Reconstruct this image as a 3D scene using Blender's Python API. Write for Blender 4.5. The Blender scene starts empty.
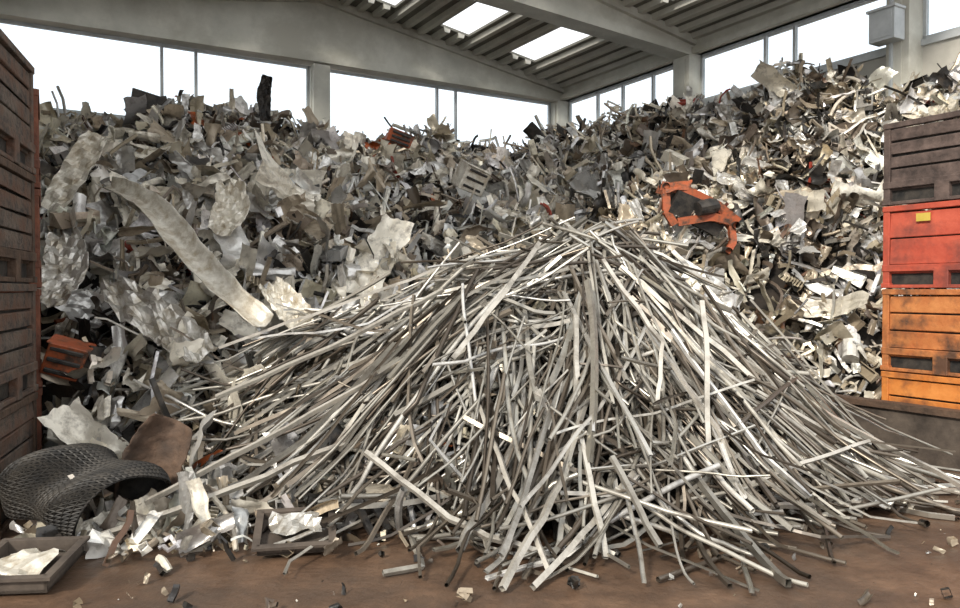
import bpy, math, random
import numpy as np
from mathutils import Vector, Matrix
rng = np.random.default_rng(11)
random.seed(5)
scene = bpy.context.scene
scene.view_settings.view_transform = 'Standard'
scene.view_settings.look = 'None'

# ------------------------------------------------------------ materials
def new_mat(name):
    m = bpy.data.materials.new(name); m.use_nodes = True
    nt = m.node_tree
    return m, nt, nt.nodes['Principled BSDF']

def mottled(name, c1, c2, scale=3.0, rough=0.8, metal=0.0, bump=0.2, c3=None, s3=0.6, bscale=None, detail=8, lo=0.35, hi=0.65):
    m, nt, b = new_mat(name)
    N, L = nt.nodes, nt.links
    tc = N.new('ShaderNodeTexCoord')
    n1 = N.new('ShaderNodeTexNoise'); n1.inputs['Scale'].default_value = scale; n1.inputs['Detail'].default_value = detail
    n1.inputs['Roughness'].default_value = 0.65
    L.new(tc.outputs['Object'], n1.inputs['Vector'])
    r = N.new('ShaderNodeValToRGB'); r.color_ramp.elements[0].position = lo; r.color_ramp.elements[1].position = hi
    r.color_ramp.elements[0].color = (*c1, 1); r.color_ramp.elements[1].color = (*c2, 1)
    L.new(n1.outputs['Fac'], r.inputs['Fac'])
    out = r.outputs['Color']
    if c3:
        n2 = N.new('ShaderNodeTexNoise'); n2.inputs['Scale'].default_value = s3; n2.inputs['Detail'].default_value = 7
        n2.inputs['Roughness'].default_value = 0.65
        L.new(tc.outputs['Object'], n2.inputs['Vector'])
        r2 = N.new('ShaderNodeValToRGB'); r2.color_ramp.elements[0].position = 0.45; r2.color_ramp.elements[1].position = 0.62
        L.new(n2.outputs['Fac'], r2.inputs['Fac'])
        mx = N.new('ShaderNodeMixRGB'); L.new(r2.outputs['Color'], mx.inputs['Fac'])
        L.new(out, mx.inputs['Color1']); mx.inputs['Color2'].default_value = (*c3, 1)
        out = mx.outputs['Color']
    L.new(out, b.inputs['Base Color'])
    b.inputs['Roughness'].default_value = rough; b.inputs['Metallic'].default_value = metal
    if bump:
        n3 = N.new('ShaderNodeTexNoise'); n3.inputs['Scale'].default_value = bscale or scale * 4; n3.inputs['Detail'].default_value = 6
        L.new(tc.outputs['Object'], n3.inputs['Vector'])
        bp = N.new('ShaderNodeBump'); bp.inputs['Strength'].default_value = bump; bp.inputs['Distance'].default_value = 0.03
        L.new(n3.outputs['Fac'], bp.inputs['Height']); L.new(bp.outputs['Normal'], b.inputs['Normal'])
    return m

def tinted(name, scale, rough, dirt, dirt_amt, lo, hi, bstr=.4):
    """per-piece tint attribute (alpha = metallic) with procedural grime"""
    m, nt, b = new_mat(name); N, L = nt.nodes, nt.links
    at = N.new('ShaderNodeAttribute'); at.attribute_name = 'tint'
    tc = N.new('ShaderNodeTexCoord')
    n1 = N.new('ShaderNodeTexNoise'); n1.inputs['Scale'].default_value = scale; n1.inputs['Detail'].default_value = 8; n1.inputs['Roughness'].default_value = 0.72
    L.new(tc.outputs['Object'], n1.inputs['Vector'])
    r = N.new('ShaderNodeValToRGB'); r.color_ramp.elements[0].position = lo; r.color_ramp.elements[1].position = hi
    r.color_ramp.elements[0].color = (0, 0, 0, 1); r.color_ramp.elements[1].color = (dirt_amt,) * 3 + (1,)
    L.new(n1.outputs['Fac'], r.inputs['Fac'])
    mx = N.new('ShaderNodeMixRGB'); L.new(r.outputs['Color'], mx.inputs['Fac'])
    L.new(at.outputs['Color'], mx.inputs['Color1']); mx.inputs['Color2'].default_value = (*dirt, 1)
    L.new(mx.outputs['Color'], b.inputs['Base Color'])
    inv = N.new('ShaderNodeMath'); inv.operation = 'SUBTRACT'; inv.inputs[0].default_value = 1.0; L.new(r.outputs['Color'], inv.inputs[1])
    mm = N.new('ShaderNodeMath'); mm.operation = 'MULTIPLY'; L.new(at.outputs['Alpha'], mm.inputs[0]); L.new(inv.outputs[0], mm.inputs[1])
    L.new(mm.outputs[0], b.inputs['Metallic'])
    rr = N.new('ShaderNodeMapRange'); rr.inputs['To Min'].default_value = rough - 0.2; rr.inputs['To Max'].default_value = rough + 0.25
    L.new(n1.outputs['Fac'], rr.inputs['Value']); L.new(rr.outputs['Result'], b.inputs['Roughness'])
    n2 = N.new('ShaderNodeTexNoise'); n2.inputs['Scale'].default_value = scale * 2; n2.inputs['Detail'].default_value = 4
    L.new(tc.outputs['Object'], n2.inputs['Vector'])
    bp = N.new('ShaderNodeBump'); bp.inputs['Strength'].default_value = bstr; bp.inputs['Distance'].default_value = 0.025
    L.new(n2.outputs['Fac'], bp.inputs['Height']); L.new(bp.outputs['Normal'], b.inputs['Normal'])
    return m

M_scrap = tinted('scrap_metal', 7.0, 0.34, (0.075, 0.054, 0.036), 0.75, 0.50, 0.70)
M_rod = tinted('aluminium_rod', 2.6, 0.32, (0.065, 0.049, 0.034), 0.75, 0.45, 0.65, .12)
M_core = mottled('heap_core_shade', (0.006, 0.005, 0.004), (0.028, 0.02, 0.014), 4, 0.95, bump=0.6)  # near-black core under the pieces, painting shade into the gaps
M_conc = mottled('concrete_wall', (0.42, 0.40, 0.35), (0.56, 0.53, 0.47), 1.2, 0.9, bump=0.1, c3=(0.36, 0.34, 0.29))
M_beam = mottled('concrete_beam', (0.55, 0.54, 0.47), (0.68, 0.66, 0.58), 1.5, 0.85, bump=0.08, c3=(.49, .47, .40), s3=.8)
M_roof = mottled('roof_deck', (0.15, 0.145, 0.12), (0.23, 0.22, 0.185), 1.5, 0.85, bump=0.1)
M_rib = mottled('roof_rib', (0.50, 0.48, 0.42), (0.64, 0.62, 0.54), 1.5, 0.85, bump=0.05)
M_frame = mottled('window_frame_paint', (0.42, 0.44, 0.44), (0.55, 0.57, 0.57), 3, 0.5, bump=0)
M_dark = mottled('dark_steel', (0.02, 0.02, 0.02), (0.07, 0.06, 0.05), 8, 0.6, 0.4)
M_floor = mottled('dirty_floor', (0.055, 0.031, 0.018), (0.17, 0.10, 0.06), 2.2, 0.45, bump=0.35, c3=(0.075, 0.048, 0.032), s3=0.9, bscale=18)
M_lowwall = mottled('stained_concrete_curb', (0.035, 0.026, 0.02), (0.11, 0.085, 0.065), 3, 0.85, bump=0.3)
M_orange = mottled('orange_rusty_paint', (0.38, 0.11, 0.028), (0.52, 0.20, 0.06), 4, 0.7, bump=0.3, c3=(0.09, 0.042, 0.022), s3=2.5)
M_orange2 = mottled('bright_orange_paint', (0.48, 0.14, 0.02), (0.62, 0.23, 0.05), 4, 0.65, bump=0.2, c3=(0.18, 0.065, 0.025), s3=2.4)
M_machine = mottled('worn_orange_machine_paint', (0.30, 0.06, 0.02), (0.46, 0.12, 0.035), 5, 0.6, bump=0.2, c3=(0.05, 0.028, 0.018), s3=5)
M_red = mottled('red_paint', (0.38, 0.055, 0.028), (0.50, 0.095, 0.05), 4, 0.65, bump=0.2, c3=(0.20, 0.045, 0.03), s3=2.2)
M_wood = mottled('dark_weathered_board', (0.035, 0.024, 0.02), (0.13, 0.09, 0.075), 5, 0.85, bump=0.4)
M_brown = mottled('brown_rusty_board', (0.04, 0.03, 0.024), (0.17, 0.13, 0.10), 8, 0.85, bump=0.5, c3=(0.11, 0.055, 0.033), s3=4)
M_redrust = mottled('red_rusty_post', (0.13, 0.045, 0.025), (0.24, 0.085, 0.045), 6, 0.8, bump=0.4, c3=(0.07, 0.035, 0.025), s3=2.4)
M_rust = mottled('rusted_plate', (0.04, 0.024, 0.015), (0.11, 0.065, 0.04), 6, 0.8, bump=0.4)
M_white = mottled('dirty_white_sheet', (0.54, 0.50, 0.42), (0.74, 0.70, 0.61), 12, 0.38, 0.3, bump=0.15, c3=(0.40, 0.34, 0.25), s3=7)
M_alu = mottled('crumpled_aluminium', (0.48, 0.46, 0.41), (0.64, 0.61, 0.56), 12, 0.30, 0.6, bump=0.2, c3=(.32, .28, .22), s3=7)
M_blackmesh = mottled('black_mesh_steel', (0.012, 0.011, 0.01), (0.045, 0.038, 0.03), 5, 0.6, 0.2, bump=0)
M_yellow = mottled('yellow_label', (0.45, 0.33, 0.05), (0.58, 0.42, 0.08), 5, 0.6, bump=0)
M_glass, nt, b = new_mat('window_glass'); nt.nodes.remove(b)
tr = nt.nodes.new('ShaderNodeBsdfTransparent'); tr.inputs['Color'].default_value = (0.95, 0.98, 1, 1)
gl = nt.nodes.new('ShaderNodeBsdfGlossy'); gl.inputs['Roughness'].default_value = 0.05
mx = nt.nodes.new('ShaderNodeMixShader'); mx.inputs['Fac'].default_value = 0.05
nt.links.new(tr.outputs[0], mx.inputs[1]); nt.links.new(gl.outputs[0], mx.inputs[2])
nt.links.new(mx.outputs[0], nt.nodes['Material Output'].inputs['Surface'])
M_sky, nt, b = new_mat('skylight_sheet'); nt.nodes.remove(b)
tl = nt.nodes.new('ShaderNodeBsdfTranslucent'); tl.inputs['Color'].default_value = (0.95, 0.97, 1, 1)
tr = nt.nodes.new('ShaderNodeBsdfTransparent')
mx = nt.nodes.new('ShaderNodeMixShader'); mx.inputs['Fac'].default_value = 0.5
nt.links.new(tl.outputs[0], mx.inputs[1]); nt.links.new(tr.outputs[0], mx.inputs[2])
nt.links.new(mx.outputs[0], nt.nodes['Material Output'].inputs['Surface'])

# ------------------------------------------------------------ mesh helpers
class MB:
    def __init__(s): s.v = []; s.f = []; s.n = 0; s.c = []; s.mi = []; s.sm = []
    def add(s, V, F, col=None, mi=0, sm=False):
        V = np.asarray(V, float); s.v.append(V); n = s.n
        s.f += [tuple([int(i) + n for i in f]) for f in F]; s.mi += [mi] * len(F); s.sm += [sm] * len(F)
        s.n += len(V)
        if col is not None: s.c.append(np.tile(np.asarray(col, np.float32), (len(V), 1)))
    def build(s, name, mats, parent=None, smooth=False):
        me = bpy.data.meshes.new(name)
        me.from_pydata(np.concatenate(s.v).tolist(), [], s.f)
        for m in (mats if isinstance(mats, (list, tuple)) else [mats]): me.materials.append(m)
        me.polygons.foreach_set('material_index', s.mi)
        me.polygons.foreach_set('use_smooth', [True] * len(s.f) if smooth else s.sm)
        if s.c:
            a = me.attributes.new('tint', 'FLOAT_COLOR', 'POINT')
            a.data.foreach_set('color', np.concatenate(s.c).ravel())
        me.update()
        o = bpy.data.objects.new(name, me); scene.collection.objects.link(o)
        if parent: o.parent = parent
        return o

BOXF = [(0, 3, 2, 1), (4, 5, 6, 7), (0, 1, 5, 4), (1, 2, 6, 5), (2, 3, 7, 6), (3, 0, 4, 7)]
def boxv(x0, x1, y0, y1, z0, z1):
    return np.array([(x0, y0, z0), (x1, y0, z0), (x1, y1, z0), (x0, y1, z0), (x0, y0, z1), (x1, y0, z1), (x1, y1, z1), (x0, y1, z1)], float)

TH = math.radians(30.7); CT, ST = math.cos(TH), math.sin(TH)
def R(V):   # room coords (s along back wall from corner, t along right wall towards front, z)
    V = np.asarray(V, float)
    return np.stack([2.3 - CT * V[:, 0] + ST * V[:, 1], 22 - ST * V[:, 0] - CT * V[:, 1], V[:, 2]], 1)
def rbox(mb, s0, s1, t0, t1, z0, z1, mi=0): mb.add(R(boxv(s0, s1, t0, t1, z0, z1)), BOXF, mi=mi)
W = 14.4
def roofz(s): return 7.40 + 0.17 * min(s, W - s)

# ------------------------------------------------------------ room shell
m = MB(); m.add([(-30, -12, 0), (30, -12, 0), (30, 40, 0), (-30, 40, 0)], [(0, 1, 2, 3)]); m.build('floor', M_floor)
TE = 12.0
m = MB(); rbox(m, -0.3, W + 0.3, -0.3, 0, 0, 5.2); m.build('wall_back', M_conc)
m = MB(); rbox(m, -0.3, 0, 0, TE, 0, 5.85); m.build('wall_right', M_conc)
m = MB(); rbox(m, W, W + 0.3, 0, TE, 0, 7.4); m.build('wall_left', M_conc)

def rafter(name, t0, t1, zb0, zb1, fl=0.1):
    m = MB()
    def zb(s): return zb0 + (zb1 - zb0) * (min(s, W - s) / (W / 2))
    for a, b2 in ((0, W / 2), (W / 2, W)):
        FF = [(0, 1, 3, 2), (2, 3, 5, 4), (4, 5, 7, 6), (6, 7, 1, 0), (0, 2, 4, 6), (1, 7, 5, 3)]
        for (lo_, hi_, e) in (((lambda s: zb(s)), (lambda s: roofz(s) - .02), 0), ((lambda s: zb(s) - .001), (lambda s: zb(s) + .2), fl), ((lambda s: roofz(s) - .2), (lambda s: roofz(s) - .021), fl)):
            V = []
            for (s, zz) in ((a, lo_(a)), (b2, lo_(b2)), (b2, hi_(b2)), (a, hi_(a))):
                V += [(s, t0 - e, zz), (s, t1 + e, zz)]
            m.add(R(V), FF)
    return m.build(name, M_beam)
rafter('gable_beam', -0.1, 0.22, 6.98, 7.02)
rafter('roof_beam', 4.85, 5.15, 6.95, 7.4)
rafter('roof_beam', 9.85, 10.15, 6.95, 7.4)

m = MB(); rbox(m, -0.3, 0.12, 0, TE, 7.0, 7.38); rbox(m, -0.1, 0.28, 0, TE, 7.0, 7.12); m.build('eave_beam', M_beam)
m = MB(); rbox(m, -0.15, 0.05, 0, TE, 5.85, 5.95); m.build('trim_1', M_frame)
m = MB(); rbox(m, 0, W, -0.15, 0.05, 5.2, 5.3); m.build('trim_2', M_frame)
for (s0, s1, t0, t1) in ((0, 0.35, 0, 0.35), (6.95, 7.35, -0.05, 0.3), (W - 0.35, W, 0, 0.35), (-0.05, 0.35, 4.75, 5.25), (-0.05, 0.4, 9.85, 10.25)):
    m = MB(); rbox(m, s0, s1, t0, t1, 0, 6.97); rbox(m, s0 + .12, s1 + .02, t0 + .12, t1 - .12, 0, 6.9)
    m.build('concrete_column', M_beam)

wn = 0
def window(axis, a, b2, z0, z1, mull):
    global wn; wn += 1
    m = MB()
    def bx(p0, p1, q0, q1, zz0, zz1, mi=0):
        if axis == 's': rbox(m, p0, p1, q0, q1, zz0, zz1, mi)
        else: rbox(m, q0, q1, p0, p1, zz0, zz1, mi)
    w = 0.06
    bx(a, b2, -0.08, 0.0, z0, z0 + w); bx(a, b2, -0.08, 0.0, z1 - w, z1)
    bx(a, a + w, -0.08, 0, z0, z1); bx(b2 - w, b2, -0.08, 0, z0, z1)
    for q in mull: bx(q - 0.03, q + 0.03, -0.08, 0.0, z0, z1)
    bx(a + w, b2 - w, -0.045, -0.035, z0 + w, z1 - w, 1)
    m.build('window_%d' % wn, [M_frame, M_glass])
window('s', 0.35, 6.95, 5.3, 6.98, (3.4, 3.95))
window('s', 7.35, W - 0.35, 5.3, 6.98, (9.9, 10.6))
window('t', 0.35, 4.75, 5.95, 7.0, (1.6, 2.6, 3.7))
window('t', 5.25, 9.85, 5.95, 7.0, (7.0, 7.7))
window('t', 10.25, TE, 5.95, 7.0, (11.2,))

sky_s = (2.0, 4.0, 6.0, W - 6.0, W - 4.0, W - 2.0); sky_t = ((1.0, 3.6), (6.0, 8.6))
m = MB()
edges = [0]
for k in sky_s: edges += [k - 0.4, k + 0.4]
edges += [W]; edges = sorted(edges + [W / 2])
nsk = 0
for a, b2 in zip(edges[:-1], edges[1:]):
    mid = (a + b2) / 2; issky = any(abs(mid - k) < 0.2 for k in sky_s)
    ts = [0, 1.0, 3.6, 6.0, 8.6, TE]
    for t0, t1 in zip(ts[:-1], ts[1:]):
        V = [(a, t0, roofz(a)), (b2, t0, roofz(b2)), (b2, t1, roofz(b2)), (a, t1, roofz(a)),
             (a, t0, roofz(a) + .06), (b2, t0, roofz(b2) + .06), (b2, t1, roofz(b2) + .06), (a, t1, roofz(a) + .06)]
        if issky and (t0, t1) in sky_t:
            nsk += 1; q = MB(); q.add(R(V[4:]), [(0, 1, 2, 3)]); q.build('window_%d' % (wn + nsk), M_sky)
        else: m.add(R(V), BOXF)
s = 0.2
while s < W:
    w = 0.1; z = roofz(s)
    cells = [(0, TE)]
    if any(abs(s - k) < 0.4 for k in sky_s): cells = [(0, 1.0), (3.6, 6.0), (8.6, TE)]
    for c0, c1 in cells:
        V = boxv(s - w, s + w, c0, c1, z - 0.1, z + 0.03)
        V[:4, 0] = [s - w * .7, s + w * .7, s + w * .7, s - w * .7]
        m.add(R(V), BOXF, mi=1)
    s += 0.40
m.build('ceiling', [M_roof, M_rib])

m = MB(); rbox(m, 0.44, 0.74, 9.75, 10.2, 5.9, 6.42); rbox(m, 0.42, 0.48, 9.95, 9.99, 4.5, 6.9)
rbox(m, 0.46, 0.78, 9.72, 10.23, 6.41, 6.45); rbox(m, 0.74, 0.75, 9.8, 10.15, 5.95, 6.37)
m.build('electrical_cabinet', M_frame)

# ------------------------------------------------------------ heights
PX = np.array([-200, 0, 60, 100, 170, 270, 350, 470, 560, 620, 700, 800, 900, 1000, 1300], float)
PX = (PX - 480) / 770
TOE = np.array([8.6, 8.2, 6.6, 6.0, 6.0, 6.4, 6.9, 7.5, 7.8, 8.0, 8.3, 8.9, 9.4, 9.6, 9.6])
RID = np.array([11, 11, 11.1, 11.2, 11.5, 12, 13.5, 15, 15.5, 15, 14, 13, 12, 11, 10.6])
HH = np.array([3.9, 3.85, 3.85, 3.9, 4.1, 4.15, 4.1, 4.25, 4.55, 4.95, 4.95, 5.0, 4.75, 4.5, 4.4])
lump = [(rng.uniform(.6, 2.2), rng.uniform(.6, 2.2), rng.uniform(0, 6.28), rng.uniform(.04, .12)) for _ in range(10)]
lump += [(rng.uniform(2.5, 5), rng.uniform(2.5, 5), rng.uniform(0, 6.28), rng.uniform(.06, .10)) for _ in range(6)]
def heap(x, y):
    x = np.asarray(x, float); y = np.maximum(np.asarray(y, float), 0.5)
    b = x / y
    toe = np.interp(b, PX, TOE); rid = np.interp(b, PX, RID); H = np.interp(b, PX, HH)
    q = np.clip((y - toe) / (rid - toe), 0, 1)
    h = H * (q ** 0.92)
    n = sum(A * np.sin(a * x + c * y + p) * np.sin(c * x - a * y + p * 2) for a, c, p, A in lump)
    return np.maximum(0, h + n * np.clip(h * 2, 0, 1)) * (h > 0)
MC = (0.95, 7.2); MH = 2.0
def mound(x, y):
    dx = np.asarray(x, float) - MC[0]; dy = np.asarray(y, float) - MC[1]
    rx = np.where(dx < 0, 4.0, 2.85); ry = np.where(dy < 0, 2.45, 2.1)
    r = ((np.abs(dx) / rx) ** 1.3 + (np.abs(dy) / ry) ** 1.3) ** (1 / 1.3)
    e = 1.3 + np.where(dx < 0, .5, .5) * (np.abs(dx) / rx) / (r + 1e-6)
    bump = .13 * np.sin(2.1 * dx + 1) * np.sin(2.7 * dy + 2) + .09 * np.sin(4.1 * dx - 2.2 * dy)
    cav = -.5 * np.exp(-((dx + .35) / .35) ** 2 - ((dy + 1.15) / .4) ** 2) - .4 * np.exp(-((dx - 1.0) / .35) ** 2 - ((dy + .9) / .35) ** 2) - .35 * np.exp(-((dx + 1.9) / .5) ** 2 - ((dy + .8) / .3) ** 2)
    shelf = .28 * np.exp(-((dx + 1.0) / .7) ** 2 - ((dy + .9) / .4) ** 2)
    return np.clip(MH * np.clip(1 - r ** e, 0, 1) + (bump + cav + shelf) * np.clip((1 - r) * 3, 0, 1), 0, 9)
def surf(x, y): return np.maximum(heap(x, y), mound(x, y))
def inroom(x, y, mg=0.4):
    dx, dy = x - 2.3, y - 22
    s = -(dx * CT + dy * ST); t = dx * ST - dy * CT
    return (s > mg) & (s < W - mg) & (t > mg)

def grid_surface(fn, x0, x1, y0, y1, st, dz, zmin=0.02, room=True):
    xs = np.arange(x0, x1, st); ys = np.arange(y0, y1, st)
    X, Y = np.meshgrid(xs, ys); Z = fn(X, Y)
    nx = len(xs)
    keep = (Z > zmin) & (inroom(X, Y, 0.05) if room else True)
    V = np.stack([X.ravel(), Y.ravel(), np.maximum(Z.ravel() - dz + rng.normal(0, .05, Z.size), 0.002)], 1)
    F = []
    for j in range(len(ys) - 1):
        for i in range(nx - 1):
            if keep[j, i] and keep[j + 1, i] and keep[j, i + 1] and keep[j + 1, i + 1]:
                a = j * nx + i; F.append((a, a + 1, a + nx + 1, a + nx))
    used = np.unique(np.array(F)); remap = -np.ones(len(V), int); remap[used] = np.arange(len(used))
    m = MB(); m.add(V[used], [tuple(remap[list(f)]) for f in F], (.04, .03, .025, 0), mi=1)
    return m

# ------------------------------------------------------------ scrap piece generators
def gridf(n, k): return [(j * n + i, j * n + i + 1, (j + 1) * n + i + 1, (j + 1) * n + i) for j in range(k - 1) for i in range(n - 1)]
GF = {(n, k): gridf(n, k) for n in range(2, 16) for k in range(2, 16)}
def fold(V, k=2, amax=1.8, soft=(.02, .35)):
    for _ in range(k):
        a = rng.uniform(0, math.pi); d = np.array([math.cos(a), math.sin(a), 0]); nrm = np.array([-d[1], d[0], 0])
        ext = np.abs(V @ nrm).max() + 1e-6
        off = rng.uniform(-.6, .5) * ext; ang = rng.uniform(-amax, amax)
        dist = V @ nrm - off; msk = dist > 0
        sf = ext * rng.uniform(*soft)
        aa = ang * np.clip(dist / sf, 0, 1)
        P = V - nrm * off
        c, s_ = np.cos(aa)[:, None], np.sin(aa)[:, None]
        rot = P * c + np.cross(d, P) * s_ + d * (P @ d)[:, None] * (1 - c)
        V = np.where(msk[:, None], rot + nrm * off, V)
    return V
def sheet(L, Wd, n=8, k=6, folds=2, crump=.05, amax=1.8, rag=.025):
    u, v = np.meshgrid(np.linspace(-.5, .5, n), np.linspace(-.5, .5, k))
    uu, vv = u.ravel(), v.ravel()
    tap = rng.uniform(-.5, .5); sk = rng.uniform(-.3, .3)
    V = np.stack([uu * L + vv * Wd * sk, vv * Wd * (1 + tap * uu), np.zeros(n * k)], 1)
    edge = (np.abs(uu) > .49) | (np.abs(vv) > .49)
    V[:, :2] += rng.normal(0, min(L, Wd) * rag, (n * k, 2)) * np.where(edge, 1.4, .5)[:, None]
    f1, f2, p1, p2 = rng.uniform(2, 9), rng.uniform(2, 9), rng.uniform(0, 6), rng.uniform(0, 6)
    V[:, 2] = crump * min(L, Wd) * (np.sin(uu * f1 + vv * f2 + p1) * 1.5 + np.sin(uu * f2 * 2 - vv * f1 * 2 + p2)) + rng.normal(0, crump * .5 * min(L, Wd), n * k) + rng.uniform(-.6, .6) * vv * vv * Wd
    q = rng.random()
    if q < .3: V[:, 2] += .12 * Wd * (np.abs(vv) > .4) * rng.choice([-1, 1])
    elif q < .45: V[:, 2] += .05 * Wd * np.sin(uu * 28)          # pressed ribs
    return fold(V, folds, amax), GF[(n, k)]
def ribbon(L, w, cur=.35):
    n = 11; t = np.linspace(0, 1, n)
    a = np.cumsum(rng.normal(0, cur, n)); b_ = np.cumsum(rng.normal(0, cur, n))
    st = L / n
    P = np.cumsum(np.stack([np.cos(a) * np.cos(b_), np.sin(a) * np.cos(b_), np.sin(b_)], 1) * st, 0); P -= P.mean(0)
    side = np.stack([-np.sin(a), np.cos(a), np.zeros(n)], 1)
    tw = np.cumsum(rng.normal(0, .15, n))[:, None]; side = side * np.cos(tw) + np.array([0, 0, 1]) * np.sin(tw)
    V = np.empty((2 * n, 3)); V[0::2] = P - side * w / 2; V[1::2] = P + side * w / 2
    return V, [(2 * i, 2 * i + 1, 2 * i + 3, 2 * i + 2) for i in range(n - 1)]
def sweep(P, sec, closed=True):
    P = np.asarray(P, float); n = len(P); k = len(sec)
    T = np.gradient(P, axis=0); T /= np.linalg.norm(T, axis=1)[:, None] + 1e-9
    up = np.array([0, 0, 1.]) if abs(T[0][2]) < .9 else np.array([1., 0, 0])
    V = []
    for i in range(n):
        sx = np.cross(T[i], up); sx /= np.linalg.norm(sx) + 1e-9; sy = np.cross(sx, T[i]); up = sy
        for (a, b_) in sec: V.append(P[i] + sx * a + sy * b_)
    kk = k if closed else k - 1
    F = [(i * k + j, i * k + (j + 1) % k, (i + 1) * k + (j + 1) % k, (i + 1) * k + j) for i in range(n - 1) for j in range(kk)]
    return np.array(V), F
def sq(w, h, rot=0):
    c, s_ = math.cos(rot), math.sin(rot)
    return [(a * c - b_ * s_, a * s_ + b_ * c) for a, b_ in ((-w / 2, -h / 2), (w / 2, -h / 2), (w / 2, h / 2), (-w / 2, h / 2))]
def chan(w, h): return [(-w / 2, h / 2), (-w / 2, -h / 2), (w / 2, -h / 2), (w / 2, h / 2)]
def circ(r, k=8): return [(r * math.cos(6.2832 * i / k), r * math.sin(6.2832 * i / k)) for i in range(k)]
def bar(L, w, bend=.25, n=6, kind=None):
    a = np.cumsum(rng.normal(0, bend, n)); b_ = np.cumsum(rng.normal(0, bend, n))
    P = np.cumsum(np.stack([np.cos(a) * np.cos(b_), np.sin(a) * np.cos(b_), np.sin(b_)], 1) * L / n, 0); P -= P.mean(0)
    kind = rng.integers(0, 4) if kind is None else kind
    if kind == 0: return sweep(P, sq(w, w * rng.uniform(.5, 1)))
    if kind == 1: return sweep(P, chan(w, w * rng.uniform(.4, .9)), False)
    if kind == 2: return sweep(P, [(-w / 2, w / 2), (-w / 2, -w / 2), (w / 2, -w / 2)], False)
    return sweep(P, circ(w / 2, 7))
def merge(parts):
    V = []; F = []; n = 0
    for v, f in parts: V.append(v); F += [tuple(i + n for i in q) for q in f]; n += len(v)
    return np.concatenate(V), F
def frame(L, Wd):
    w = rng.uniform(.02, .05); c = [(-L / 2, -Wd / 2, 0), (L / 2, -Wd / 2, 0), (L / 2, Wd / 2, 0), (-L / 2, Wd / 2, 0)]
    c = np.array(c) + rng.normal(0, Wd * .15, (4, 3)); parts = []
    segs = [(c[i], c[(i + 1) % 4]) for i in range(rng.integers(2, 5))]
    for a, b_ in segs:
        t = np.linspace(0, 1, 4)[:, None]; P = a * (1 - t) + b_ * t + rng.normal(0, .015, (4, 3)); parts.append(sweep(P, sq(w, w * .6)))
    return merge(parts)
def obox(L, Wd, H):
    V = boxv(-L / 2, L / 2, -Wd / 2, Wd / 2, -H / 2, H / 2); V += rng.normal(0, min(L, Wd, H) * .12, V.shape)
    F = [BOXF[i] for i in (0, 2, 3, 4, 5)]
    if rng.random() < .3: F = F[:-1]
    inner = V * np.array([.8, .8, 1.0])
    V = np.concatenate([V, inner[4:]]); F += [(4, 5, 9, 8), (5, 6, 10, 9), (6, 7, 11, 10), (7, 4, 8, 11)]
    return V, F
def drum(r, H, k=12, rings=5):
    V = []
    for j in range(rings):
        rr = r * (1 + (.06 if j % 2 else 0)) * rng.uniform(.85, 1.05)
        for i in range(k):
            a = 6.2832 * i / k; V.append((rr * math.cos(a), rr * math.sin(a) * rng.uniform(.9, 1), H * (j / (rings - 1) - .5)))
    F = [(j * k + i, j * k + (i + 1) % k, (j + 1) * k + (i + 1) % k, (j + 1) * k + i) for j in range(rings - 1) for i in range(k)]
    F.append(tuple(range(k)))
    return np.array(V), F
def casting(r):
    V = []; k = 6
    for j, (rr, z) in enumerate(((.5, -.6), (1, -.5), (.9, .0), (1, .4), (.45, .55))):
        for i in range(k):
            a = 6.2832 * i / k; q = rr * r * rng.uniform(.65, 1.2); V.append((q * math.cos(a), q * math.sin(a), z * r * rng.uniform(.8, 1.2)))
    F = [(j * k + i, j * k + (i + 1) % k, (j + 1) * k + (i + 1) % k, (j + 1) * k + i) for j in range(4) for i in range(k)]
    F += [tuple(range(k))[::-1], tuple(range(24, 30))]
    return np.array(V), F
def fins(L, H, n=7):
    V = []; F = []
    for i in range(n):
        b0 = boxv(i * L / n, i * L / n + L / n * .3, 0, H * rng.uniform(.8, 1), 0, H); b0 -= np.array([L / 2, H / 2, H / 2])
        F += [tuple(q + 8 * i for q in f) for f in BOXF]; V.append(b0)
    b0 = boxv(-L / 2, L / 2, -.1 * H, .1 * H, -.5 * H, -.35 * H); F += [tuple(q + 8 * n for q in f) for f in BOXF]; V.append(b0)
    return np.concatenate(V), F
def rotm(a, b_, c): return np.array(Matrix.Rotation(c, 3, 'Z') @ Matrix.Rotation(b_, 3, 'Y') @ Matrix.Rotation(a, 3, 'X'))

PAL = [((.73, .65, .52), .25, .25), ((.86, .82, .75), .2, .15), ((.66, .64, .60), .7, .26), ((.44, .36, .26), .3, .14),
       ((.15, .115, .085), .3, .09), ((.032, .029, .026), .3, .11), ((.16, .08, .042), .1, .012), ((.42, .10, .025), 0, .005), ((.34, .05, .03), 0, .003)]
pw = np.array([p[2] for p in PAL]); pw /= pw.sum()
def pick(dark=0.):
    p = pw * np.array([1 - dark, 1 - dark, 1 - .5 * dark, 1 + dark, 1 + 2 * dark, 1 + 2 * dark, 1 + dark, 1, 1]); p = np.clip(p, 0.001, None); p /= p.sum()
    c, me_, _ = PAL[rng.choice(len(PAL), p=p)]; f = rng.uniform(.6, 1.1)
    return (min(c[0] * f * rng.uniform(.97, 1.03), .88), min(c[1] * f, .88), min(c[2] * f * rng.uniform(.93, 1.06), .88), me_)
def darkzone(x, y):   # dirtier clusters in the heap
    return float(np.clip(.05 + .55 * math.sin(.9 * x + 1.1) * math.sin(.8 * y + .4 * x) + .4 * math.sin(2.1 * x - 1.3 * y), -.3, .7))
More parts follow.
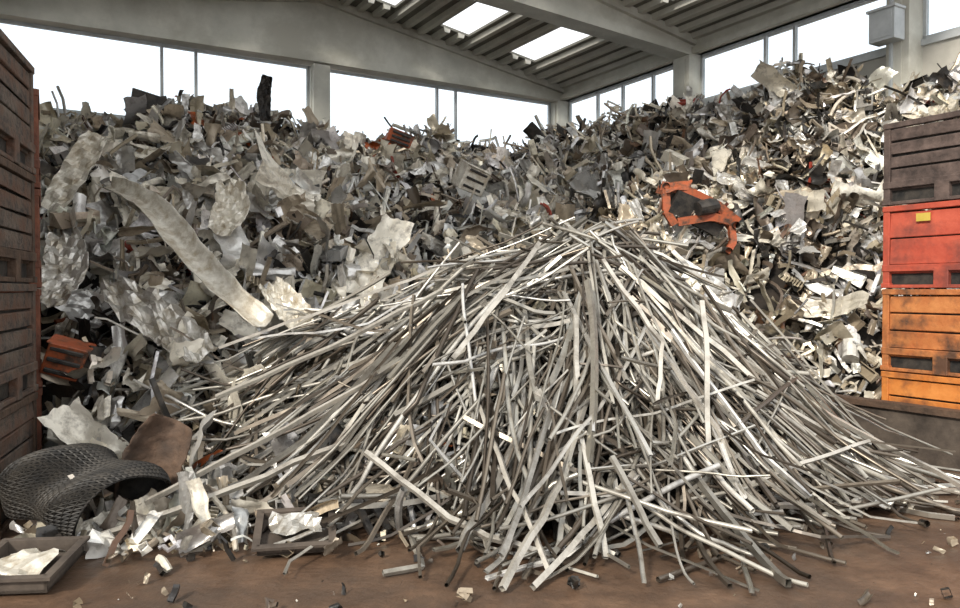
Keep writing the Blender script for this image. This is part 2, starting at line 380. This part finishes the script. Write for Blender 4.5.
def rand_piece(sz):
    k = rng.random()
    if k < .38: return (*sheet(sz * rng.uniform(.7, 1.6), sz * rng.uniform(.2, .7), 8, 6, rng.integers(1, 4), .045), True)
    if k < .54: return (*ribbon(sz * rng.uniform(1, 2.4), sz * rng.uniform(.06, .18)), True)
    if k < .77: return (*bar(sz * rng.uniform(1, 2.8), rng.uniform(.02, .055), .17), False)
    if k < .83: return (*frame(sz * rng.uniform(.8, 1.5), sz * rng.uniform(.3, .7)), False)
    if k < .90: return (*obox(sz * rng.uniform(.4, .9), sz * rng.uniform(.2, .5), sz * rng.uniform(.1, .35)), False)
    if k < .92: return (*drum(sz * rng.uniform(.12, .22), sz * rng.uniform(.3, .6)), False)
    if k < .97: return (*casting(sz * rng.uniform(.1, .22)), False)
    return (*fins(sz * .7, sz * .22), False)

def scatter(mb, n, sx, sy, cond, smin, smax, dz, zfn=surf, only_sheet=False, pw_=2.0, dk=None, nf=(1, 4)):
    c = 0
    while c < n:
        x = rng.uniform(*sx); y = rng.uniform(*sy)
        if not cond(x, y): continue
        z = float(zfn(x, y)); sz = smin + (smax - smin) * rng.random() ** pw_
        if only_sheet:
            V, F = sheet(sz * rng.uniform(.8, 1.7), sz * rng.uniform(.22, .55), 14, 9, rng.integers(*nf), .032, 1.6, .025); sm = rng.random() < .6
        else: V, F, sm = rand_piece(sz)
        if rng.random() < .55:
            V = V @ rotm(0, 0, rng.uniform(0, 6.28)).T
            Rm = rotm(rng.normal(.75, .5), rng.normal(0, .5), rng.uniform(-.8, .8))
        else: Rm = rotm(*rng.uniform(0, 6.28, 3))
        V = V @ Rm.T + np.array([x, y, z + rng.uniform(*dz)])
        lo = V[:, 2].min()
        if lo < 0.004: V[:, 2] += 0.004 - lo
        if only_sheet:
            q = rng.random(); f = rng.uniform(.75, 1.05) * (1 - .5 * (dk or 0))
            col = (.80 * f, .74 * f, .62 * f, .3) if q < .45 else ((.70 * f, .68 * f, .64 * f, .65) if q < .85 else (.40 * f, .33 * f, .24 * f, .3))
        else: col = pick(darkzone(x, y) if dk is None else dk)
        mb.add(V, F, col, sm=sm); c += 1

def clear_crates(x, y):
    if y < 8.3 and x < -3.15 - (y - 5.3) * .45: return False
    dx, dy = x - 4.55, y - 7.3
    side = dx * CT + dy * ST; along = -dx * ST + dy * CT
    if side > -0.12 and along < 1.1 + .3: return False
    return True
def behind_curb(x, y):
    dx, dy = x - 4.5, y - 7.3
    return (dx * CT + dy * ST > -.05)

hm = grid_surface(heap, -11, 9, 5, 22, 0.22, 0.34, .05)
vis = lambda x, y: inroom(x, y, .9) and -.68 < x / y < .72 and clear_crates(x, y) and y < np.interp(x / y, PX, RID) + 1.0
scatter(hm, 12500, (-9.5, 8.5), (5.6, 18), lambda x, y: vis(x, y) and heap(x, y) > .08, .14, .60, (-.28, .16), heap)
scatter(hm, 900, (-9.5, 8.5), (5.6, 13.5), lambda x, y: vis(x, y) and heap(x, y) > .08 and rng.random() < (1.4 if x < -1 else .6), .28, .75, (-.05, .24), heap, True, nf=(1, 5))
scatter(hm, 45, (-6.5, -.8), (6.2, 10), lambda x, y: vis(x, y) and heap(x, y) > .1, .6, .9, (.1, .3), heap, True, nf=(2, 4))
scatter(hm, 700, (-9, 8), (9, 16.5), lambda x, y: inroom(x, y, .9) and -.62 < x / y < .64 and abs(y - np.interp(x / y, PX, RID)) < .8, .2, .6, (.0, .3), heap, dk=.15)
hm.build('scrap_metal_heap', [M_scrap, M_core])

dm = MB()
scatter(dm, 1000, (-3.8, 0.6), (4.4, 6.8), lambda x, y: rng.random() < np.clip((y - 4.35 - max(0, x + 2.4) * .28) / .9, 0, 1) and (y > 5.0 or x > -3.0) and clear_crates(x, y), .05, .34, (0, .10), lambda x, y: max(float(surf(x, y)) * .8, 0), dk=.35)
scatter(dm, 30, (-3.0, -.6), (4.9, 6.4), lambda x, y: clear_crates(x, y) and x < -y * .28, .2, .4, (.03, .12), lambda x, y: float(surf(x, y)), True, dk=.4)
scatter(dm, 260, (-3, 4.3), (3.6, 7.0), lambda x, y: clear_crates(x, y), .015, .06, (0, .01), lambda x, y: 0, dk=.95)
dm.build('loose_scrap_debris', M_scrap)

# ------------------------------------------------------------ rods
rm = grid_surface(mound, -4, 5.5, 4, 10.5, 0.15, 0.46, .38, False)
RC = [(.48, .45, .385), (.39, .365, .315), (.60, .57, .51), (.25, .21, .165), (.09, .072, .055), (.75, .73, .69)]
def rod(P, w=None, kind=None, col=None):
    w = w or (rng.uniform(.016, .032) if rng.random() < .88 else rng.uniform(.032, .045)); kind = rng.choice(4, p=[.28, .08, .2, .44]) if kind is None else kind
    r0 = rng.uniform(0, 1.5)
    sec, cl = ((sq(w, w * rng.uniform(.6, 1), r0), True), (sq(w * 1.2, w * .5, r0), True), (chan(w, w * .6), False), (circ(w * .5, 8), True))[kind]
    V, F = sweep(P, sec, cl)
    V[:, 2] = np.maximum(V[:, 2], .004)
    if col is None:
        shade = np.clip(1 - P[:, 2].mean() / 1.3, 0, 1) + .5 * np.clip(-P[:, 0].mean() - .5, 0, 1)  # low and left rods get darker, dirtier tints: shadow painted into their colour
        pr = np.array([.26, .22, .15, .13 + .2 * shade, .12 + .3 * shade, .08]); pr /= pr.sum()
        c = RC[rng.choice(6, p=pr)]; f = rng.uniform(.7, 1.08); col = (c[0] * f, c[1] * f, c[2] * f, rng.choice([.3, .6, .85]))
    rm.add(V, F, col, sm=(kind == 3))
def lay_rod(x, y, az, L, lift, bend=.15, pitch=0., kp_=.5):
    n = 15
    t = np.linspace(-.5, .5, n) * L
    a = np.full(n, az)
    if rng.random() < kp_:
        kpt = rng.integers(2, n - 2); a[kpt:] += rng.normal(0, .55)
        if rng.random() < .3: kpt = rng.integers(2, n - 2); a[kpt:] += rng.normal(0, .5)
    a = a + np.cumsum(rng.normal(0, bend * .35, n))
    P = np.zeros((n, 2)); P[1:] = np.cumsum(np.stack([np.cos(a[:-1]), np.sin(a[:-1])], 1) * L / (n - 1), 0)
    P += np.array([x, y]) - P[n // 2]
    g = surf(P[:, 0], P[:, 1])
    A = np.polyfit(t, g, 1); sl = np.clip(A[0], -1.3, 1.3) + math.tan(pitch)
    z = sl * t + A[1]
    z += np.max(g - z) * .45 + lift
    z = z * .8 + (g + lift) * .2
    if rng.random() < .4:
        kp = rng.integers(2, n - 3); kink = rng.normal(0, .35); z[kp:] += kink * (t[kp:] - t[kp])
    z = np.maximum(z, .03)
    P3 = np.stack([P[:, 0], P[:, 1], z], 1)
    c = P3[n // 2].copy(); ln = np.linalg.norm(np.diff(P3, axis=0), axis=1).sum(); P3 = c + (P3 - c) * (L / ln)
    P3[:, 2] = np.maximum(P3[:, 2], .03)
    if (P3[:, 2] - surf(P3[:, 0], P3[:, 1])).max() > .6 or P3[:, 2].max() > 2.42: return False
    for p in (P3[0], P3[-1], P3[n // 2]):
        if not clear_crates(p[0], p[1]): return False
        if behind_curb(p[0], p[1]) and p[1] < 8.6: return False
    rod(P3); return True
cnt = 0
while cnt < 1150:
    x = rng.uniform(-3.2, 4.0); y = rng.uniform(4.9, 9.0)
    hmd = float(mound(x, y))
    if hmd < .1 or not clear_crates(x, y): continue
    if float(heap(x, y)) > hmd + .3: continue
    if x < -.5 and rng.random() < .3: continue
    dx, dy = x - MC[0], (y - MC[1] - .1)
    az = math.atan2(dy * 1.0 - .12, dx)
    az += .35 * math.sin(1.7 * x + 2.3 * y) + .3 * math.sin(3.1 * x - 1.9 * y)
    q = rng.random()
    az += rng.normal(0, .45) if q < .58 else (math.pi + rng.normal(.2, .3) - az if q < .7 else rng.uniform(-1.57, 1.57))
    L = rng.uniform(.5, 1.8) if rng.random() < .85 else rng.uniform(1.8, 2.6)
    if lay_rod(x, y, az, L, rng.uniform(-.34, .18) * (1 if hmd > .5 else .5), pitch=rng.normal(0, .22)): cnt += 1
# bundles that slid together
for (bx, by, az, n_, sp, L0) in ((-.35, 6.15, math.pi + .42, 50, .5, 1.4), (1.0, 5.95, -1.45, 38, .4, 1.5), (2.1, 6.3, -.62, 55, .5, 1.6), (-1.6, 6.6, math.pi + .12, 35, .6, 1.6),
                                 (1.75, 5.7, -1.05, 35, .4, 1.5), (1.7, 6.2, -2.25, 24, .5, 1.3), (-1.2, 5.75, math.pi + .38, 30, .5, 1.5), (.3, 5.4, -2.0, 28, .4, 1.4),
                                 (2.7, 6.1, -.3, 32, .45, 1.6), (.6, 6.9, math.pi + .25, 32, .45, 1.5), (1.5, 6.9, -.4, 28, .4, 1.5)):
    k = 0; tries = 0
    while k < n_ and tries < 400:
        tries += 1
        x = bx + rng.normal(0, sp * .6); y = by + rng.normal(0, sp * .5)
        if mound(x, y) < .08: continue
        if lay_rod(x, y, az + rng.normal(0, .2), L0 * rng.uniform(.6, 1.25), rng.uniform(0, .26), .1, rng.normal(0, .12), .35): k += 1
for _ in range(75):
    a = rng.uniform(math.pi * 1.02, math.pi * 1.98); r = rng.uniform(.85, 1.15)
    x = MC[0] + math.copysign(abs(math.cos(a)) ** 1.5, math.cos(a)) * (4.1 if math.cos(a) < 0 else 3.1) * r; y = MC[1] - abs(math.sin(a)) ** 1.5 * 2.5 * r
    if y < 4.6 or not clear_crates(x, y): continue
    lay_rod(x, y, a + rng.normal(0, .5), rng.uniform(.7, 1.6), .03)
for P in ([(1.72, 5.95, 1.62), (1.66, 5.6, .95), (1.58, 5.25, .1)],
          [(.9, 5.9, 1.15), (.55, 5.1, .45), (.12, 4.25, .03)],
          [(.0, 5.6, .85), (.16, 5.1, .5), (.42, 4.45, .05)],
          [(1.15, 5.4, .5), (.72, 4.9, .2), (.3, 4.3, .03)],
          [(-2.7, 4.9, .03), (-1.9, 5.3, .25), (-1.0, 5.8, .55)],
          [(-2.3, 5.1, .25), (-1.4, 5.6, .7), (-.6, 6.1, 1.15)],
          [(-.8, 5.4, .55), (-.2, 5.0, .2), (.45, 4.75, .04)],
          [(2.2, 6.1, .9), (2.9, 6.0, .5), (3.7, 6.3, .1)],
          [(1.9, 6.4, 1.3), (2.9, 6.3, .65), (3.95, 6.3, .1)],
          [(2.1, 6.0, .6), (3.0, 6.25, .3), (3.9, 6.6, .05)],
          [(2.4, 6.4, .6), (3.2, 6.6, .3), (3.98, 6.9, .05)],
          [(1.7, 5.6, .5), (2.5, 6.1, .2), (3.7, 6.75, .05)],
          [(2.0, 5.9, .3), (2.9, 6.5, .12), (4.05, 7.1, .04)],
          [(2.3, 5.7, .04), (3.1, 6.2, .08), (4.1, 6.5, .04)],
          [(2.0, 5.3, .2), (2.7, 5.7, .1), (3.6, 6.1, .04)],
          [(2.6, 6.2, .25), (3.3, 6.2, .1), (4.0, 6.35, .04)],
          [(1.5, 5.2, .25), (2.3, 5.5, .45), (3.1, 6.1, .5)],
          [(.5, 6.6, 2.1), (.2, 6.0, 1.7), (-.2, 5.6, 1.2)],
          [(1.0, 6.3, 1.95), (1.35, 5.7, 1.3), (1.25, 5.4, .9)],
          [(-.3, 6.4, 1.7), (-1.2, 6.2, 1.25), (-2.1, 6.1, .85)],
          [(.75, 6.1, 1.5), (.7, 5.4, .7), (.78, 4.7, .05)],
          [(1.3, 6.0, 1.4), (1.7, 5.5, .7), (1.95, 5.1, .1)],
          [(1.2, 6.6, 1.9), (2.0, 6.3, 1.2), (2.75, 6.0, .4)],
          [(-.2, 7.0, 1.95), (-1.3, 6.9, 1.55), (-2.3, 6.8, 1.2)]):
    P = np.array(P); t = np.linspace(0, 2, 11)
    Q = np.stack([np.interp(t, [0, 1, 2], P[:, i]) for i in range(3)], 1) + rng.normal(0, .006, (11, 3))
    rod(Q, .036, 0, (.56, .52, .45, .5))
rm.build('metal_rod_pile', [M_rod, M_core])

# ------------------------------------------------------------ crates
def crate(corner, ang, z0, mat, post, L=1.2, Wd=1.0, H=.86, name='stackable_crate', slats=4, label=False):
    m = MB(); p = .07
    def bx(*a, mi=0, jit=0):
        V = boxv(*a)
        if jit: V += rng.normal(0, jit, V.shape)
        m.add(V, BOXF, mi=mi)
    for x in (0, L - p):
        for y in (0, Wd - p):
            bx(x, x + p, y, y + p, 0.0, H - .01, mi=1)
            bx(x - .012, x + p + .012, y - .012, y + p + .012, 0, .05, mi=1)
    for y0, y1 in ((0.0, .04), (Wd - .04, Wd)):
        bx(0, L, y0 - .01, y1 + .01, H - .07, H - .012, mi=1); bx(0, L, y0 - .01, y1 + .01, .17, .24, mi=1)
        bx(L * .44, L * .56, y0 - .012, y1 + .012, .0, .2, mi=1); bx(0, L, y0, y1, .0, .035, mi=1)
    for x0, x1 in ((0.0, .04), (L - .04, L)):
        bx(x0 - .01, x1 + .01, 0, Wd, H - .07, H - .012, mi=1); bx(x0 - .01, x1 + .01, 0, Wd, .17, .24, mi=1)
    hgt = (H - .07 - .24) / slats
    for i in range(slats):
        a0 = .24 + i * hgt + .006; a1 = a0 + hgt - .02
        for (q0, q1, w0, w1) in ((p, L - p, .012, .034), (p, L - p, Wd - .034, Wd - .012), (.012, .034, p, Wd - p), (L - .034, L - .012, p, Wd - p)):
            bx(q0, q1, w0, w1, a0, a1, jit=.005)
    bx(.03, L - .03, .03, Wd - .03, .15, .19, mi=1)
    bx(.05, L - .05, .05, Wd - .05, .03, H - .15, mi=2)  # dark fill: shade painted behind the open fork slots and slat gaps
    o = m.build(name, [mat, post, M_dark])
    o.location = (corner[0], corner[1], z0); o.rotation_euler = (0, 0, ang)
    if label:
        q = MB(); q.add(boxv(.36, .50, -.02, -.012, H - .19, H - .11), BOXF); q.build('label', M_yellow, parent=o)
    md = o.modifiers.new('b', 'BEVEL'); md.width = .006; md.limit_method = 'ANGLE'
    return o
angR = math.atan2(-CT, ST)
cR = (4.22, 8.08)
crate(cR, angR, 0.0, M_orange2, M_orange2, slats=3); crate(cR, angR, .86, M_orange, M_orange, slats=3)
crate(cR, angR, 1.72, M_red, M_red, slats=2, label=True); crate(cR, angR, 2.58, M_wood, M_wood, slats=4)
aL = math.atan2(1.0, -.33)
for i, (mt, ps) in enumerate(((M_brown, M_rust), (M_brown, M_brown), (M_brown, M_rust), (M_brown, M_brown))):
    crate((-3.27, 5.2), aL, i * .88, mt, ps, L=1.15, H=.88)
aL2 = math.atan2(1.1, -.62)
for i, (mt, ps) in enumerate(((M_brown, M_redrust), (M_brown, M_redrust), (M_brown, M_redrust), (M_brown, M_redrust))):
    crate((-3.80, 6.65), aL2, i * .86, mt, ps, L=1.1, H=.86)
m = MB()
for (a0, a1, k0, k1, z0, z1, mi) in ((-.1, .02, -3.5, 2.3, 0, .5, 0), (-.14, .03, -3.5, 2.3, .5, .56, 1)):
    V = []
    for (k, o_, z) in ((k0, a0, z0), (k1, a0, z0), (k1, a1, z0), (k0, a1, z0), (k0, a0, z1), (k1, a0, z1), (k1, a1, z1), (k0, a1, z1)):
        V.append((4.55 - ST * k + CT * o_, 7.3 + CT * k + ST * o_, z))
    m.add(V, BOXF, mi=mi)
m.build('concrete_curb', [M_lowwall, M_rust])

# ------------------------------------------------------------ identifiable scrap pieces
def big_sheet(name, pts, w, mat, curl=.12, n=22, k=11, tilt=0., nz=.006, wav=.03):
    P = np.array(pts, float); t = np.linspace(0, len(P) - 1, n)
    C = np.stack([np.interp(t, range(len(P)), P[:, i]) for i in range(3)], 1)
    for _ in range(2): C[1:-1] = (C[:-2] + C[1:-1] * 2 + C[2:]) / 4
    T = np.gradient(C, axis=0); T /= np.linalg.norm(T, axis=1)[:, None]
    V = []; fa, fb, fc, fd = rng.uniform(2, 6, 4)
    for i in range(n):
        up = np.array([math.sin(tilt) * .3, -math.sin(tilt), math.cos(tilt)]); s_ = np.cross(T[i], up); s_ /= np.linalg.norm(s_); u2 = np.cross(s_, T[i])
        wi = w * (.6 + .4 * math.sin(math.pi * (i + 2) / (n + 3))) * rng.uniform(.92, 1.06)
        for j in range(k):
            q = j / (k - 1) - .5; u = i / n
            rid = abs(((u * fa + q * fb * .5) % 1) - .5) + abs(((u * fc - q * fd * .5) % 1) - .5)
            V.append(C[i] + s_ * q * wi + u2 * (curl * (4 * q * q) + wav * 2 * (rid - .5) + rng.normal(0, nz)))
    m = MB(); m.add(V, gridf(k, n)); o = m.build(name, mat, smooth=wav < .02)
    md = o.modifiers.new('t', 'SOLIDIFY'); md.thickness = .008
    return o
big_sheet('curved_metal_trough', [(-4.15, 8.6, 2.85), (-3.75, 8.25, 2.72), (-3.3, 7.9, 2.5), (-2.9, 7.55, 2.12), (-2.4, 7.15, 1.7), (-1.9, 6.8, 1.38)], .28, M_white, .09, tilt=.9, wav=.015)
big_sheet('bent_metal_sheet', [(-4.55, 9.2, 3.55), (-4.7, 9.0, 3.1), (-4.9, 8.8, 2.6)], .32, M_white, .05, tilt=1.3, wav=.04)
big_sheet('bent_metal_sheet', [(-2.85, 8.8, 2.9), (-2.75, 8.6, 2.6), (-2.85, 8.4, 2.3)], .36, M_white, .1, tilt=1.2, wav=.05)
big_sheet('bent_metal_sheet', [(-4.2, 7.8, 2.25), (-4.0, 7.5, 1.9), (-4.05, 7.2, 1.55)], .38, M_alu, .08, tilt=1.2, wav=.04)
big_sheet('crumpled_foil_sheet', [(-3.6, 7.4, 1.75), (-3.15, 7.1, 1.55), (-2.75, 7.0, 1.3), (-2.45, 6.8, 1.1)], .42, M_alu, .03, tilt=.9, wav=.08)
big_sheet('bent_metal_sheet', [(-2.05, 7.5, 1.75), (-1.75, 7.2, 1.5), (-1.6, 7.0, 1.3)], .3, M_white, .05, tilt=1.)
big_sheet('rusted_curved_plate', [(-2.55, 5.7, .1), (-2.45, 5.75, .4), (-2.3, 5.8, .72)], .42, M_rust, .12, tilt=1.4, wav=.01)
big_sheet('flattened_foil', [(2.8, 5.95, .05), (3.0, 5.85, .1), (3.25, 5.9, .05)], .33, M_alu, .03, wav=.06)

m = MB(); n, k = 40, 20; V = []
for j in range(k):
    for i in range(n):
        a = -0.6 + i / (n - 1) * 4.4; r = (.27 + .13 * i / n) * (1 + .08 * math.sin(a * 3 + j * .4)) + .04 * math.sin(j * .5)
        V.append(((j / (k - 1) - .5) * .85 + .1 * math.sin(a), r * math.cos(a) * 1.3, .30 + r * .8 * math.sin(a)))
V = np.array(V); F = []
for j in range(k - 1):
    for i in range(n - 1):
        a = j * n + i; F += [(a, a + 1, a + n), (a + 1, a + n + 1, a + n)]
m.add(V, F); o = m.build('black_mesh_roll', M_blackmesh); md = o.modifiers.new('w', 'WIREFRAME'); md.thickness = .013
o.location = (-2.78, 5.4, .05); o.rotation_euler = (0, .2, -.45); o.scale = (.9, .85, .9)
m = MB(); m.add(V * np.array([.97, .93, .95]) + np.array([0, 0, .015]), gridf(n, k)); b2 = m.build('roll_backing', M_dark, parent=o)  # dark backing surface just inside the mesh

def tray(name, loc, rz, L, Wd, H, mat, inner, tilt=.0):
    m = MB(); t = .018
    for a in ((0, L, 0, Wd, 0, t), (0, L, 0, t, 0, H), (0, L, Wd - t, Wd, 0, H), (0, t, 0, Wd, 0, H), (L - t, L, 0, Wd, 0, H),
              (-.03, L + .03, -.03, 0, H - t, H), (-.03, L + .03, Wd, Wd + .03, H - t, H), (-.03, 0, 0, Wd, H - t, H), (L, L + .03, 0, Wd, H - t, H)):
        m.add(boxv(*a), BOXF)
    V, F = sheet(L * .7, Wd * .55, 8, 6, 1, .05, .4); m.add(V + np.array([L / 2, Wd / 2, .09]), F, mi=1)
    V, F = bar(L * .7, .03, .1, kind=3); m.add(V + np.array([L / 2, Wd * .2, .06]), F, mi=1)
    o = m.build(name, [mat, inner]); o.location = loc; o.rotation_euler = (tilt, 0, rz); return o
tray('metal_tray', (-1.4, 4.8, .03), .2, .46, .42, .07, M_lowwall, M_alu, .25)
tray('broken_box_frame', (-2.85, 4.2, .02), .1, .45, .5, .10, M_lowwall, M_white, .1)

m = MB()
def swp(pts, w, h, mi=0):
    P = np.array(pts, float); t = np.linspace(0, len(P) - 1, 4 * len(P)); Q = np.stack([np.interp(t, range(len(P)), P[:, i]) for i in range(3)], 1)
    V, F = sweep(Q, sq(w, h)); k = len(V); F = list(F) + [(3, 2, 1, 0), (k - 4, k - 3, k - 2, k - 1)]; m.add(V, F, mi=mi)
swp([(-.6, 0, .35), (-.2, -.1, .3), (.3, -.1, .1), (.65, -.1, -.15)], .12, .16)
swp([(-.6, .25, .3), (-.1, .2, .2), (.4, .15, 0), (.65, .1, -.25)], .12, .14)
swp([(-.55, -.05, .38), (-.5, -.15, -.1), (-.35, -.15, -.3)], .1, .12)
swp([(-.3, -.15, -.25), (.2, -.2, -.1), (.55, -.12, -.15)], .1, .14)
swp([(-.3, -.1, .3), (0, -.15, 0), (.4, -.12, -.15)], .09, .12)
swp([(.55, -.1, -.15), (.6, -.2, -.5), (.5, -.25, -.7)], .1, .1)
m.add(boxv(-.45, .1, -.2, .15, -.2, .2) @ rotm(.2, .3, .1).T, BOXF, mi=1)
m.add(boxv(.05, .5, -.16, .2, -.25, .05) @ rotm(.1, .4, .1).T, BOXF, mi=1)
V, F = drum(.14, .35, 14); m.add(V @ rotm(0, 1.3, .4).T + np.array([.1, -.22, .05]), F, mi=1)
V, F = sheet(.4, .25, 8, 6, 1, .03, .6); m.add(V @ rotm(1.1, 0, .2).T + np.array([-.35, -.15, .42]), F, mi=0)
for q in ((-.55, 0, .35), (.6, -.1, -.2), (.5, -.22, -.65)):
    V, F = drum(.06, .3, 10); m.add(V @ rotm(1.57, 0, 0).T + np.array(q), F, mi=1)
o = m.build('orange_machine_part', [M_machine, M_dark]); o.location = (2.95, 10.55, 2.80); o.rotation_euler = (.1, .1, 0); o.scale = (.85, .9, .78)

def loose_box(name, loc, dims, mat, r=(0, 0, 0)):
    m = MB(); L, Wd, H = dims; V = boxv(-L / 2, L / 2, -Wd / 2, Wd / 2, -H / 2, H / 2) + rng.normal(0, .015, (8, 3)); m.add(V, BOXF)
    for i in range(3):
        z = -H / 2 + H * (i + .5) / 3; m.add(boxv(-L * .4, L * .4, -Wd / 2 - .02, -Wd / 2 + .01, z - .02, z + .02), BOXF, mi=1)
    m.add(boxv(-L * .52, L * .52, -Wd * .53, Wd * .53, H * .44, H * .5), BOXF)
    o = m.build(name, [mat, M_dark]); o.location = loc; o.rotation_euler = r
    md = o.modifiers.new('b', 'BEVEL'); md.width = .01; return o
loose_box('orange_plastic_housing', (-3.62, 6.75, 1.1), (.34, .25, .3), M_machine, (.2, .3, .3))
loose_box('orange_plastic_housing', (-1.35, 13.0, 4.25), (.4, .3, .22), M_machine, (.2, .3, .3))
loose_box('dark_metal_cabinet', (-4.85, 11.3, 4.3), (.45, .4, .5), M_dark, (.1, .25, .3))
loose_box('white_metal_drum', (-.15, 12.4, 3.5), (.42, .35, .4), M_white, (.4, .3, .6))
big_sheet('bent_metal_sheet', [(-3.3, 11.9, 4.3), (-3.33, 11.9, 4.7), (-3.25, 11.85, 4.98)], .2, M_dark, .04, tilt=1.4)

# ------------------------------------------------------------ light
w = bpy.data.worlds.new('World'); scene.world = w; w.use_nodes = True
bg = w.node_tree.nodes['Background']; bg.inputs['Color'].default_value = (.95, .975, 1, 1); bg.inputs['Strength'].default_value = 1.55
ld = bpy.data.lights.new('sun', 'SUN'); ld.energy = 4.2; ld.angle = math.radians(9); ld.color = (1, .94, .84)
lo = bpy.data.objects.new('sun', ld); scene.collection.objects.link(lo)
lo.rotation_euler = Vector((.6, 1.0, -.8)).to_track_quat('-Z', 'Y').to_euler()

# ------------------------------------------------------------ camera
cd = bpy.data.cameras.new('camera'); cd.sensor_width = 36; cd.lens = 28.875
co = bpy.data.objects.new('camera', cd); scene.collection.objects.link(co)
co.location = (0, 0, 1.7); co.rotation_euler = (math.radians(90 - 1.04), 0, 0)
cd.clip_start = .05
scene.camera = co
